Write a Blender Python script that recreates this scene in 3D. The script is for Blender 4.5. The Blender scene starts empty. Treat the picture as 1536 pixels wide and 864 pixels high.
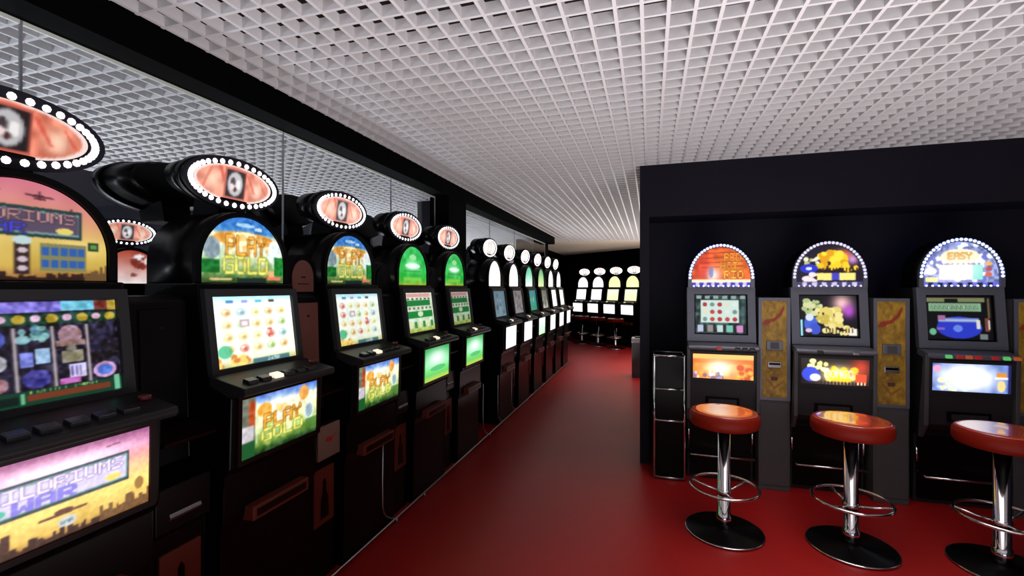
import bpy, bmesh, math, random
import numpy as np
from mathutils import Vector, Matrix

C = bpy.context.scene.collection
R = math.radians
PI = math.pi

# ------------------------------------------------------------------ camera, world, lights, exposure
cam_d = bpy.data.cameras.new('camera')
cam_d.sensor_width = 36.0
cam_d.lens = 685.0 / 1536.0 * 36.0
cam_d.clip_start = 0.02
cam = bpy.data.objects.new('camera', cam_d)
cam.location = (0, 0, 1.55)
cam.rotation_euler = (R(90), 0, R(16.8))
C.objects.link(cam)
bpy.context.scene.camera = cam

world = bpy.data.worlds.new('world')
bpy.context.scene.world = world
world.use_nodes = True
world.node_tree.nodes['Background'].inputs[0].default_value = (0.75, 0.82, 1.0, 1)
world.node_tree.nodes['Background'].inputs[1].default_value = 0.6

vs = bpy.context.scene.view_settings
vs.view_transform = 'Standard'
vs.look = 'None'
vs.gamma = 1.0
vs.use_curve_mapping = False
vs.exposure = 0.0


def area(name, loc, rot, sx, sy, power, col, spread=180):
    l = bpy.data.lights.new(name, 'AREA')
    l.shape = 'RECTANGLE'; l.size = sx; l.size_y = sy
    l.energy = power; l.color = col; l.spread = R(spread)
    o = bpy.data.objects.new(name, l)
    o.location = loc; o.rotation_euler = rot
    C.objects.link(o)
    return o


# daylight from two unseen windows added for light; uplights and downlights are added fill
area('daylight_front_window', (0.9, -3.25, 1.05), (R(98), 0, 0), 3.6, 1.3, 14, (1.0, 0.97, 0.98))
area('daylight_back_room', (-3.6, -3.25, 1.1), (R(100), 0, 0), 2.2, 1.3, 60, (0.86, 0.92, 1.0))
area('hall_uplight', (1.0, 0.45, 0.25), (R(180), 0, 0), 2.2, 3.6, 118, (1.0, 0.97, 0.99), 165)
area('hall_uplight_far', (-0.75, 7.2, 0.25), (R(180), 0, 0), 0.8, 5.0, 26, (1.0, 0.97, 0.96), 160)
area('far_room_uplight', (0.9, 8.6, 0.5), (R(180), 0, 0), 1.8, 3.4, 105, (1.0, 0.97, 0.90), 165)
area('back_room_uplight', (-4.4, 5.0, 1.0), (R(180), 0, 0), 0.5, 12.0, 260, (0.88, 0.93, 1.0), 172)
area('hall_downlight', (1.0, 2.0, 2.60), (0, 0, 0), 1.4, 3.0, 19, (1.0, 0.93, 0.9), 90)
area('far_room_downlight', (0.2, 9.3, 2.60), (0, 0, 0), 1.6, 3.0, 46, (1.0, 0.93, 0.9), 100)


# ------------------------------------------------------------------ materials
def s2l(c):
    c = c / 255.0
    return c / 12.92 if c <= 0.04045 else ((c + 0.055) / 1.055) ** 2.4


def srgb(r, g, b):
    return (s2l(r), s2l(g), s2l(b), 1)


def mat(name, col, rough=0.5, metal=0.0, emit=None, es=0.0, noise=None, coat=0.0, bump=None, spec=0.5):
    m = bpy.data.materials.new(name); m.use_nodes = True
    nt = m.node_tree; b = nt.nodes['Principled BSDF']
    b.inputs['Base Color'].default_value = col
    b.inputs['Roughness'].default_value = rough
    b.inputs['Metallic'].default_value = metal
    b.inputs['Specular IOR Level'].default_value = spec
    b.inputs['Coat Weight'].default_value = coat
    if emit:
        b.inputs['Emission Color'].default_value = emit
        b.inputs['Emission Strength'].default_value = es
    if noise:
        scale, col2, det = noise
        tc = nt.nodes.new('ShaderNodeTexCoord')
        n = nt.nodes.new('ShaderNodeTexNoise'); n.inputs['Scale'].default_value = scale; n.inputs['Detail'].default_value = det
        mx = nt.nodes.new('ShaderNodeMix'); mx.data_type = 'RGBA'
        mx.inputs['A'].default_value = col; mx.inputs['B'].default_value = col2
        rp = nt.nodes.new('ShaderNodeValToRGB'); rp.color_ramp.elements[0].position = 0.35; rp.color_ramp.elements[1].position = 0.65
        nt.links.new(tc.outputs['Object'], n.inputs['Vector'])
        nt.links.new(n.outputs['Fac'], rp.inputs['Fac'])
        nt.links.new(rp.outputs['Color'], mx.inputs['Factor'])
        nt.links.new(mx.outputs['Result'], b.inputs['Base Color'])
    if bump:
        tc = nt.nodes.new('ShaderNodeTexCoord')
        n = nt.nodes.new('ShaderNodeTexNoise'); n.inputs['Scale'].default_value = bump[0]
        bp = nt.nodes.new('ShaderNodeBump'); bp.inputs['Strength'].default_value = bump[1]; bp.inputs['Distance'].default_value = 0.01
        nt.links.new(tc.outputs['Object'], n.inputs['Vector'])
        nt.links.new(n.outputs['Fac'], bp.inputs['Height'])
        nt.links.new(bp.outputs['Normal'], b.inputs['Normal'])
    return m


def attr_mat(name, emissive, rough=0.3):
    m = bpy.data.materials.new(name); m.use_nodes = True
    nt = m.node_tree; b = nt.nodes['Principled BSDF']
    a = nt.nodes.new('ShaderNodeAttribute'); a.attribute_name = 'Col'
    b.inputs['Roughness'].default_value = rough
    if emissive:
        b.inputs['Base Color'].default_value = (0.01, 0.01, 0.01, 1)
        nt.links.new(a.outputs['Color'], b.inputs['Emission Color'])
        b.inputs['Emission Strength'].default_value = 1.0
    else:
        nt.links.new(a.outputs['Color'], b.inputs['Base Color'])
    return m


M = {}
M['black'] = mat('black_lacquer', (0.0015, 0.0012, 0.0015, 1), 0.30, spec=0.14)
M['black_soft'] = mat('black_plastic', (0.0015, 0.0014, 0.0018, 1), 0.5, spec=0.08)
M['black_red'] = mat('dark_red_lacquer', (0.008, 0.001, 0.001, 1), 0.4, spec=0.15)
M['deck'] = mat('charcoal_deck', (0.010, 0.009, 0.010, 1), 0.42, spec=0.3)
M['navy'] = mat('navy_wall_paint', (0.0105, 0.0095, 0.0165, 1), 0.6, noise=(1.3, (0.0125, 0.0115, 0.018, 1), 3), spec=0.15)
M['wall_black'] = mat('black_wall_paint', (0.001, 0.001, 0.0012, 1), 0.7, spec=0.03)
M['floor'] = mat('red_vinyl_floor', (0.31, 0.006, 0.006, 1), 0.40, noise=(0.9, (0.25, 0.005, 0.005, 1), 4), bump=(220, 0.04), spec=0.4)
M['grid'] = mat('white_ceiling_grid', (0.74, 0.72, 0.73, 1), 0.55, spec=0.3)
M['plenum'] = mat('plenum_dark', (0.02, 0.014, 0.012, 1), 0.9)
M['cream'] = mat('cream_ceiling_paint', (0.80, 0.75, 0.62, 1), 0.7)
M['steel'] = mat('grey_metallic_paint', (0.15, 0.155, 0.19, 1), 0.38, 0.4)
M['darkgrey'] = mat('dark_grey_paint', (0.018, 0.0175, 0.020, 1), 0.5, spec=0.3)
M['midgrey'] = mat('grey_panel', (0.06, 0.058, 0.062, 1), 0.5)
M['chrome'] = mat('chrome', (0.75, 0.75, 0.77, 1), 0.10, 1.0)
M['chrome_dull'] = mat('satin_chrome', (0.42, 0.42, 0.43, 1), 0.3, 1.0)
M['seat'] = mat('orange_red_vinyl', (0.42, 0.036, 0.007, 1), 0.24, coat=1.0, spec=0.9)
M['seat_side'] = mat('dark_red_vinyl', (0.15, 0.007, 0.0025, 1), 0.45, spec=0.1)  # seat vinyl again, colour darkened to stand for the dimmer side
M['brown'] = mat('brown_panel', (0.10, 0.030, 0.022, 1), 0.5)
M['tray'] = mat('rust_red_tray', (0.11, 0.016, 0.007, 1), 0.45)
M['beige'] = mat('beige_card', (0.16, 0.09, 0.065, 1), 0.5)
M['redink'] = mat('red_print', (0.35, 0.01, 0.01, 1), 0.5)
M['bulb'] = mat('white_bulb', (0.8, 0.8, 0.8, 1), 0.3, emit=(1, 0.97, 1, 1), es=2.2)
M['led'] = mat('blue_white_led', (0.8, 0.8, 0.8, 1), 0.3, emit=(0.33, 0.42, 1, 1), es=2.2)
M['led_dim'] = mat('lilac_led', (0.8, 0.8, 0.8, 1), 0.3, emit=(0.50, 0.48, 0.80, 1), es=0.9)
M['btn_off'] = mat('black_button', (0.015, 0.014, 0.016, 1), 0.25)
M['btn_white'] = mat('lit_white_button', (0.8, 0.7, 0.6, 1), 0.3, emit=(1, 0.85, 0.65, 1), es=0.9)
M['btn_green'] = mat('lit_green_button', (0.1, 0.4, 0.1, 1), 0.3, emit=(0.10, 0.6, 0.16, 1), es=0.6)
M['btn_red'] = mat('lit_red_button', (0.4, 0.02, 0.02, 1), 0.3, emit=(0.4, 0.02, 0.02, 1), es=0.3)
M['btn_amber'] = mat('lit_amber_button', (0.4, 0.1, 0.02, 1), 0.3, emit=(0.6, 0.1, 0.03, 1), es=0.35)
M['bar'] = mat('grey_seal', (0.25, 0.26, 0.28, 1), 0.5)
M['edge'] = mat('pale_glass_edge', (0.75, 0.8, 0.74, 1), 0.3)
M['halo'] = mat('blue_led_strip', (0.0, 0.0, 0.1, 1), 0.4, emit=(0.02, 0.06, 1, 1), es=4.0)  # added emitter imitating blue lens glow round the domes, no real part
M['btn_dark'] = mat('dull_red_button', (0.10, 0.006, 0.006, 1), 0.35)
M['lit'] = attr_mat('backlit_artwork', True)
M['print'] = attr_mat('printed_artwork', False, 0.45)

gm = bpy.data.materials.new('clear_glass'); gm.use_nodes = True
nt = gm.node_tree; nt.nodes.clear()
out = nt.nodes.new('ShaderNodeOutputMaterial'); mx = nt.nodes.new('ShaderNodeMixShader')
tr = nt.nodes.new('ShaderNodeBsdfTransparent'); tr.inputs[0].default_value = (0.95, 0.97, 0.98, 1)
gl = nt.nodes.new('ShaderNodeBsdfGlossy'); gl.inputs['Roughness'].default_value = 0.03
lw = nt.nodes.new('ShaderNodeLayerWeight'); lw.inputs[0].default_value = 0.5
pw = nt.nodes.new('ShaderNodeMath'); pw.operation = 'POWER'; pw.inputs[1].default_value = 5.0
fr = nt.nodes.new('ShaderNodeMath'); fr.operation = 'MULTIPLY_ADD'; fr.inputs[1].default_value = 0.9; fr.inputs[2].default_value = 0.02
nt.links.new(lw.outputs['Facing'], pw.inputs[0]); nt.links.new(pw.outputs[0], fr.inputs[0])
nt.links.new(fr.outputs[0], mx.inputs[0]); nt.links.new(tr.outputs[0], mx.inputs[1]); nt.links.new(gl.outputs[0], mx.inputs[2])
nt.links.new(mx.outputs[0], out.inputs[0])
M['glass'] = gm


# ------------------------------------------------------------------ mesh builder
class MB:
    def __init__(s):
        s.bm = bmesh.new(); s.mats = []; s.X = Matrix.Identity(4)

    def mi(s, m):
        if m not in s.mats: s.mats.append(m)
        return s.mats.index(m)

    def v(s, p): return s.bm.verts.new(s.X @ Vector(p))

    def f(s, vs_, m, smooth=False):
        try:
            f = s.bm.faces.new(vs_); f.material_index = s.mi(m); f.smooth = smooth
            return f
        except ValueError:
            return None

    def box(s, x0, x1, y0, y1, z0, z1, m, bev=0.0):
        b0 = len(s.bm.verts)
        vs_ = [s.v((x, y, z)) for z in (z0, z1) for y in (y0, y1) for x in (x0, x1)]
        fs = [(0, 2, 3, 1), (4, 5, 7, 6), (0, 1, 5, 4), (2, 6, 7, 3), (0, 4, 6, 2), (1, 3, 7, 5)]
        faces = [s.f([vs_[i] for i in q], m) for q in fs]
        if bev > 0:
            es = {e for f in faces for e in f.edges}
            r = bmesh.ops.bevel(s.bm, geom=list(es), offset=bev, segments=2, affect='EDGES', profile=0.6)
            for f in r['faces']: f.material_index = s.mi(m)
        return s

    def prism(s, prof, x0, x1, m, bev=0.0):
        """profile of (y,z) extruded along x"""
        a = [s.v((x0, y, z)) for y, z in prof]; b = [s.v((x1, y, z)) for y, z in prof]
        n = len(prof); fs = [s.f(a, m), s.f(b[::-1], m)]
        for i in range(n): fs.append(s.f([a[i], b[i], b[(i + 1) % n], a[(i + 1) % n]], m))
        if bev > 0:
            es = {e for f in fs if f for e in f.edges}
            r = bmesh.ops.bevel(s.bm, geom=list(es), offset=bev, segments=2, affect='EDGES', profile=0.6)
            for f in r['faces']: f.material_index = s.mi(m)
        return s

    def extr(s, outline, y0, y1, m, m_side=None, scale_back=1.0, czx=(0, 0), smooth=True):
        """outline of (x,z) extruded along y"""
        cx, cz = czx
        a = [s.v((x, y0, z)) for x, z in outline]
        b = [s.v((cx + (x - cx) * scale_back, y1, cz + (z - cz) * scale_back)) for x, z in outline]
        n = len(outline)
        s.f(a, m); s.f(b[::-1], m_side or m)
        for i in range(n): s.f([a[i], b[i], b[(i + 1) % n], a[(i + 1) % n]], m_side or m, smooth)
        return s

    def ring(s, outer, inner, y0, y1, m):
        """closed outlines (same count) of (x,z): an annular frame between y0 (front) and y1"""
        n = len(outer)
        L = [[s.v((x, y, z)) for x, z in o] for o in (outer, inner) for y in (y0, y1)]
        of, ob, jf, jb = L
        for i in range(n):
            k = (i + 1) % n
            s.f([of[i], of[k], jf[k], jf[i]], m); s.f([ob[i], jb[i], jb[k], ob[k]], m)
            s.f([of[i], ob[i], ob[k], of[k]], m); s.f([jf[i], jf[k], jb[k], jb[i]], m)
        return s

    def tube(s, path, r, m, n=10, closed=False, caps=True):
        P = [Vector(p) for p in path]; rings = []
        up = Vector((0, 0, 1)); N = len(P)
        for i, p in enumerate(P):
            if closed: d = (P[(i + 1) % N] - P[i - 1])
            else: d = P[min(i + 1, N - 1)] - P[max(i - 1, 0)]
            d.normalize()
            ref = up if abs(d.z) < 0.95 else Vector((1, 0, 0))
            a = d.cross(ref).normalized(); b = a.cross(d).normalized()
            rings.append([s.v(p + (a * math.cos(2 * PI * k / n) + b * math.sin(2 * PI * k / n)) * r) for k in range(n)])
        for i in range(N if closed else N - 1):
            A, B = rings[i], rings[(i + 1) % N]
            for k in range(n): s.f([A[k], A[(k + 1) % n], B[(k + 1) % n], B[k]], m, True)
        if caps and not closed:
            s.f(rings[0][::-1], m); s.f(rings[-1], m)
        return s

    def lathe(s, prof, m, n=40, c=(0, 0)):
        """profile of (r,z) from bottom to top"""
        rings = []
        for r, z in prof:
            if r < 1e-5: rings.append([s.v((c[0], c[1], z))])
            else: rings.append([s.v((c[0] + r * math.cos(2 * PI * k / n), c[1] + r * math.sin(2 * PI * k / n), z)) for k in range(n)])
        for A, B in zip(rings, rings[1:]):
            for k in range(n):
                k2 = (k + 1) % n
                if len(A) == 1 and len(B) == 1: continue
                if len(A) == 1: s.f([A[0], B[k2], B[k]], m, True)
                elif len(B) == 1: s.f([A[k], A[k2], B[0]], m, True)
                else: s.f([A[k], A[k2], B[k2], B[k]], m, True)
        if len(rings[0]) > 1: s.f(rings[0][::-1], m)
        if len(rings[-1]) > 1: s.f(rings[-1], m)
        return s

    def ball(s, p, r, m, seg=8, sq=1.0):
        x, y, z = p
        prev = None
        rows = 4
        top = s.v((x, y - r * sq, z))
        rings = []
        for i in range(1, rows + 1):
            a = PI / 2 * i / rows
            rings.append([s.v((x + r * math.sin(a) * math.cos(2 * PI * k / seg), y - r * sq * math.cos(a), z + r * math.sin(a) * math.sin(2 * PI * k / seg))) for k in range(seg)])
        for k in range(seg): s.f([top, rings[0][(k + 1) % seg], rings[0][k]], m, True)
        for A, B in zip(rings, rings[1:]):
            for k in range(seg): s.f([A[k], A[(k + 1) % seg], B[(k + 1) % seg], B[k]], m, True)
        return s

    def build(s, name, parent=None, loc=None):
        bmesh.ops.recalc_face_normals(s.bm, faces=s.bm.faces)
        me = bpy.data.meshes.new(name); s.bm.to_mesh(me); s.bm.free()
        for m in s.mats: me.materials.append(m)
        o = bpy.data.objects.new(name, me); C.objects.link(o)
        if parent: o.parent = parent
        if loc: o.location = loc
        return o


def tag(o, label=None, cat=None, group=None, kind=None):
    if label: o['label'] = label
    if cat: o['category'] = cat
    if group: o['group'] = group
    if kind: o['kind'] = kind
    return o


def thing(name, loc=(0, 0, 0), rz=0, label=None, cat=None, group=None):
    o = bpy.data.objects.new(name, None); o.empty_display_size = 0.1
    C.objects.link(o); o.location = loc; o.rotation_euler = (0, 0, rz)
    return tag(o, label, cat, group)


def struct(name, mb):
    return tag(mb.build(name), kind='structure')


def copy_tree(o, parent=None):
    c = o.copy(); C.objects.link(c)
    if parent: c.parent = parent
    for ch in list(o.children): copy_tree(ch, c)
    return c


# ------------------------------------------------------------------ painted canvases (procedural pictures as mesh colour)
FONT = {
 'A': '01110100011000111111100011000110001', 'B': '11110100011000111110100011000111110', 'C': '01111100001000010000100001000001111',
 'D': '11110100011000110001100011000111110', 'E': '11111100001000011110100001000011111', 'G': '01111100001000010111100011000101111',
 'H': '10001100011000111111100011000110001', 'I': '11111001000010000100001000010011111', 'K': '10001100101010011000101001001010001',
 'L': '10000100001000010000100001000011111', 'M': '10001110111010110101100011000110001', 'N': '10001110011010110011100011000110001',
 'O': '01110100011000110001100011000101110', 'P': '11110100011000111110100001000010000', 'R': '11110100011000111110101001001010001',
 'S': '01111100001000001110000010000111110', 'T': '11111001000010000100001000010000100', 'U': '10001100011000110001100011000101110',
 'W': '10001100011000110101101011101110001', 'Y': '10001100010101000100001000010000100', 'F': '11111100001000011110100001000010000',
 '7': '11111000010001000100010000100001000', '0': '01110100011001110101110011000101110', '2': '01110100010000100110010001000011111', '4': '00010001100101010010111110001000010',
 '5': '11111100001111000001000011000101110', '8': '01110100011000101110100011000101110', '1': '00100011000010000100001000010001110'}


class Canvas:
    def __init__(s, w, h, col=(0, 0, 0)):
        s.w, s.h = w, h
        s.a = np.zeros((h, w, 3)) + np.array(col, float)
        yy, xx = np.mgrid[0:h, 0:w]
        s.x = (xx + .5) / w; s.y = (yy + .5) / h
        s.asp = w / h

    def grad(s, stops, mask=None):
        ys = [p for p, c in stops]
        g = np.stack([np.interp(s.y, ys, [c[i] for p, c in stops]) for i in range(3)], -1)
        if mask is None: s.a = g
        else: s.a[mask] = g[mask]
        return s

    def put(s, mask, col, al=1.0):
        s.a[mask] = s.a[mask] * (1 - al) + np.array(col, float) * al
        return s

    def rect(s, x0, y0, x1, y1, col, al=1.0): return s.put((s.x >= x0) & (s.x < x1) & (s.y >= y0) & (s.y < y1), col, al)

    def ell(s, cx, cy, rx, ry, col, al=1.0): return s.put(((s.x - cx) / rx) ** 2 + ((s.y - cy) / ry) ** 2 < 1, col, al)

    def ering(s, cx, cy, rx, ry, t, col):
        q = ((s.x - cx) / rx) ** 2 + ((s.y - cy) / ry) ** 2
        return s.put((q < 1) & (q > t), col)

    def glow(s, cx, cy, rx, ry, col, al=1.0):
        q = np.exp(-(((s.x - cx) / rx) ** 2 + ((s.y - cy) / ry) ** 2))[..., None] * al
        s.a = s.a * (1 - q) + np.array(col, float) * q
        return s

    def line(s, x0, y0, x1, y1, t, col, al=1.0):
        dx, dy = (x1 - x0) * s.asp, y1 - y0
        L = dx * dx + dy * dy + 1e-9
        px, py = (s.x - x0) * s.asp, s.y - y0
        k = np.clip((px * dx + py * dy) / L, 0, 1)
        return s.put((px - k * dx) ** 2 + (py - k * dy) ** 2 < t * t, col, al)

    def text(s, st, x0, y0, x1, y1, col, edge=None):
        n = len(st); cw = (x1 - x0) / n
        for i, ch in enumerate(st):
            g = FONT.get(ch)
            if not g: continue
            ax = x0 + i * cw; bx = ax + cw * 0.88
            gx = ((s.x - ax) / (bx - ax) * 5); gy = ((y1 - s.y) / (y1 - y0) * 7)
            ins = (gx >= 0) & (gx < 5) & (gy >= 0) & (gy < 7)
            arr = np.array([int(q) for q in g]).reshape(7, 5)
            mk = np.zeros_like(ins)
            mk[ins] = arr[gy[ins].astype(int), gx[ins].astype(int)] == 1
            if edge:
                big = mk.copy()
                big[1:] |= mk[:-1]; big[:-1] |= mk[1:]; big[:, 1:] |= mk[:, :-1]; big[:, :-1] |= mk[:, 1:]
                s.put(big, edge)
            s.put(mk, col)
        return s

    def noise(s, n, amp, seed, tint=(1, 1, 1), mask=None):
        r = np.random.RandomState(seed)
        gw, gh = n, max(2, int(n / s.asp))
        g = r.rand(gh + 2, gw + 2) * 2 - 1
        fx = s.x * gw; fy = s.y * gh
        ix = fx.astype(int); iy = fy.astype(int); tx = fx - ix; ty = fy - iy
        tx = tx * tx * (3 - 2 * tx); ty = ty * ty * (3 - 2 * ty)
        v = g[iy, ix] * (1 - tx) * (1 - ty) + g[iy, ix + 1] * tx * (1 - ty) + g[iy + 1, ix] * (1 - tx) * ty + g[iy + 1, ix + 1] * tx * ty
        d = v[..., None] * amp * np.array(tint, float)
        if mask is None: s.a = s.a + d
        else: s.a[mask] += d[mask]
        return s

    def blobs(s, k, cols, x0, y0, x1, y1, r0, r1, seed, al=0.8):
        r = random.Random(seed)
        for _ in range(k):
            rr = r.uniform(r0, r1)
            s.ell(r.uniform(x0, x1), r.uniform(y0, y1), rr / s.asp * r.uniform(.7, 1.5), rr, r.choice(cols), al)
        return s

    def blur(s, n=1):
        for _ in range(n):
            p = np.pad(s.a, ((1, 1), (1, 1), (0, 0)), mode='edge')
            s.a = (p[:-2, 1:-1] + p[2:, 1:-1] + p[1:-1, :-2] + p[1:-1, 2:] + 2 * p[1:-1, 1:-1]) / 6
        return s

    def skyline(s, x0, x1, y, hmax, col, seed, step=0.02):
        r = random.Random(seed); x = x0
        while x < x1:
            w = r.uniform(.5, 1.6) * step; s.rect(x, 0, x + w, y + r.uniform(0, hmax), col); x += w
        return s


def to_lin(a):
    a = np.clip(a, 0, None) / 255.0
    return np.where(a <= 0.04045, a / 12.92, ((np.maximum(a, 0) + 0.055) / 1.055) ** 2.4)


def panel(name, cv, w, h, z0, yf, parent=None, shape='rect', gain=1.0, m='lit', x0=0.0, strght=0.0, smooth=True):
    """picture on a vertical or tilted plane; yf(z) gives local y (front faces -y); centre x0, bottom z0"""
    nx, nz = cv.w, cv.h
    if not getattr(cv, 'soft', False): cv.blur(2 if cv.w > 110 else 1); cv.soft = True
    if not callable(yf):
        yc = yf; yf = lambda z: yc
    ts = np.linspace(0, 1, nx)
    if shape != 'rect': ts = 0.5 - 0.5 * np.cos(PI * np.linspace(0.02, 0.98, nx)); ts = (ts - ts[0]) / (ts[-1] - ts[0]) * 0.9998 + 0.0001
    fr_ = np.linspace(0, 1, nz)
    X = (ts - .5) * w
    q = np.sqrt(np.clip(1 - (2 * ts - 1) ** 2, 0, 1))
    if shape == 'rect': lo = np.zeros(nx); hi = np.ones(nx)
    elif shape == 'ellipse': lo = .5 - .5 * q; hi = .5 + .5 * q
    else: lo = np.zeros(nx); hi = strght + (1 - strght) * q
    co = []; cols = []
    V = lo[None, :] + (hi - lo)[None, :] * fr_[:, None]
    ix = np.clip((ts * cv.w).astype(int), 0, cv.w - 1)
    lin = to_lin(cv.a) * gain
    iy = np.clip((V * cv.h).astype(int), 0, cv.h - 1)
    col = lin[iy, ix[None, :].repeat(nz, 0)]
    Z = z0 + V * h
    co = [(x0 + X[i], yf(Z[j, i]), Z[j, i]) for j in range(nz) for i in range(nx)]
    faces = [(j * nx + i, j * nx + i + 1, (j + 1) * nx + i + 1, (j + 1) * nx + i) for j in range(nz - 1) for i in range(nx - 1)]
    me = bpy.data.meshes.new(name); me.from_pydata(co, [], faces)
    at = me.color_attributes.new('Col', 'FLOAT_COLOR', 'POINT')
    rgba = np.ones((nx * nz, 4)); rgba[:, :3] = col.reshape(-1, 3)
    at.data.foreach_set('color', rgba.ravel())
    me.materials.append(M[m]); me.update()
    o = bpy.data.objects.new(name, me); C.objects.link(o)
    if parent: o.parent = parent
    return o


# ------------------------------------------------------------------ pictures
def cv_topper(gain_white=0, seed=1):
    c = Canvas(120, 52, (232, 130, 104))
    c.noise(14, 45, seed, (1, .9, .8)).glow(.22, .5, .10, .25, (255, 225, 190), .8).glow(.80, .45, .08, .25, (255, 228, 200), .8)
    c.line(.66, .8, .76, .35, .03, (205, 60, 45), .6).line(.84, .7, .92, .4, .025, (205, 60, 45), .5).line(.12, .3, .2, .8, .03, (215, 70, 50), .6)
    c.line(.30, .9, .36, .55, .05, (205, 60, 45), .7)
    c.rect(.355, .06, .645, .92, (200, 95, 78)).rect(.385, .14, .625, .86, (28, 16, 18))
    c.ell(.5, .5, .095, .32, (190, 188, 190)).ell(.47, .55, .03, .12, (60, 50, 54)).ell(.54, .5, .03, .14, (240, 236, 236)).ell(.50, .36, .025, .07, (70, 40, 44))
    c.ell(.46, .42, .03, .09, (240, 214, 214)).ering(.5, .5, .10, .34, .8, (120, 116, 122))
    q = ((c.x - .5) / .5) ** 2 + ((c.y - .5) / .5) ** 2
    c.put(q > .84, (250, 225, 220))
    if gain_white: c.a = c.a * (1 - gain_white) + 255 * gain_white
    return c


def war_title(c, x0, y0, x1, y1, bright):
    c.rect(x0, y0, x1, y1, (34, 60, 62)).rect(x0 + .012, y0 + .03, x1 - .012, y1 - .03, (120, 150, 150))
    c.rect(x0 + .02, y0 + .05, x1 - .02, y1 - .05, (88, 74, 96) if not bright else (206, 196, 226))
    h = y1 - y0
    a = (205, 150, 150) if not bright else (255, 226, 232)
    b = (70, 70, 215) if not bright else (132, 118, 232)
    e = (40, 34, 50) if not bright else (110, 110, 170)
    c.text('WILDRIUMS', x0 + .035, y0 + h * .50, x1 - .03, y1 - h * .12, a, e)
    c.text('WAR', x0 + .16, y0 + h * .10, x1 - .30, y0 + h * .47, b, e)
    c.ell(x1 - .10, y0 + h * .26, .05, h * .12, (230, 210, 110)).ell(x0 + .08, y0 + h * .26, .05, h * .13, (60, 170, 140))
    return c


def plane(c, x, y, k, col):
    c.line(x - .07 * k, y, x + .07 * k, y - .01 * k, .010 * k, col).line(x, y - .03 * k, x, y + .035 * k, .010 * k, col).line(x - .03 * k, y - .03 * k, x + .03 * k, y - .03 * k, .006 * k, col)


def cv_war_arch():
    c = Canvas(190, 128)
    c.grad([(0, (150, 96, 50)), (.14, (210, 176, 80)), (.40, (228, 200, 110)), (.6, (222, 160, 118)), (.85, (214, 128, 132)), (1, (205, 110, 130))]).noise(9, 16, 3)
    plane(c, .60, .86, 1, (70, 30, 40)); plane(c, .78, .74, .6, (90, 40, 46)); plane(c, .34, .88, .8, (80, 34, 40))
    war_title(c, .10, .44, .84, .74, False)
    for bx in (.12, .60):
        c.rect(bx, .09, bx + .27, .38, (132, 130, 88))
        for r_ in range(2):
            for k in range(5): c.rect(bx + .01 + k * .052, .13 + r_ * .13, bx + .052 + k * .052, .21 + r_ * .13, (44, 92, 170))
    c.rect(.47, .06, .55, .38, (52, 30, 30))
    for k in range(3): c.ell(.51, .12 + k * .09, .026, .03, (205, 190, 200))
    c.ell(.51, .40, .05, .045, (190, 215, 215)); c.rect(.88, .33, .95, .42, (36, 60, 34)).rect(.895, .35, .935, .40, (90, 150, 70))
    c.skyline(0, 1, .02, .06, (46, 26, 20), 5).skyline(.86, 1, .06, .12, (110, 80, 44), 7)
    return c


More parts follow.
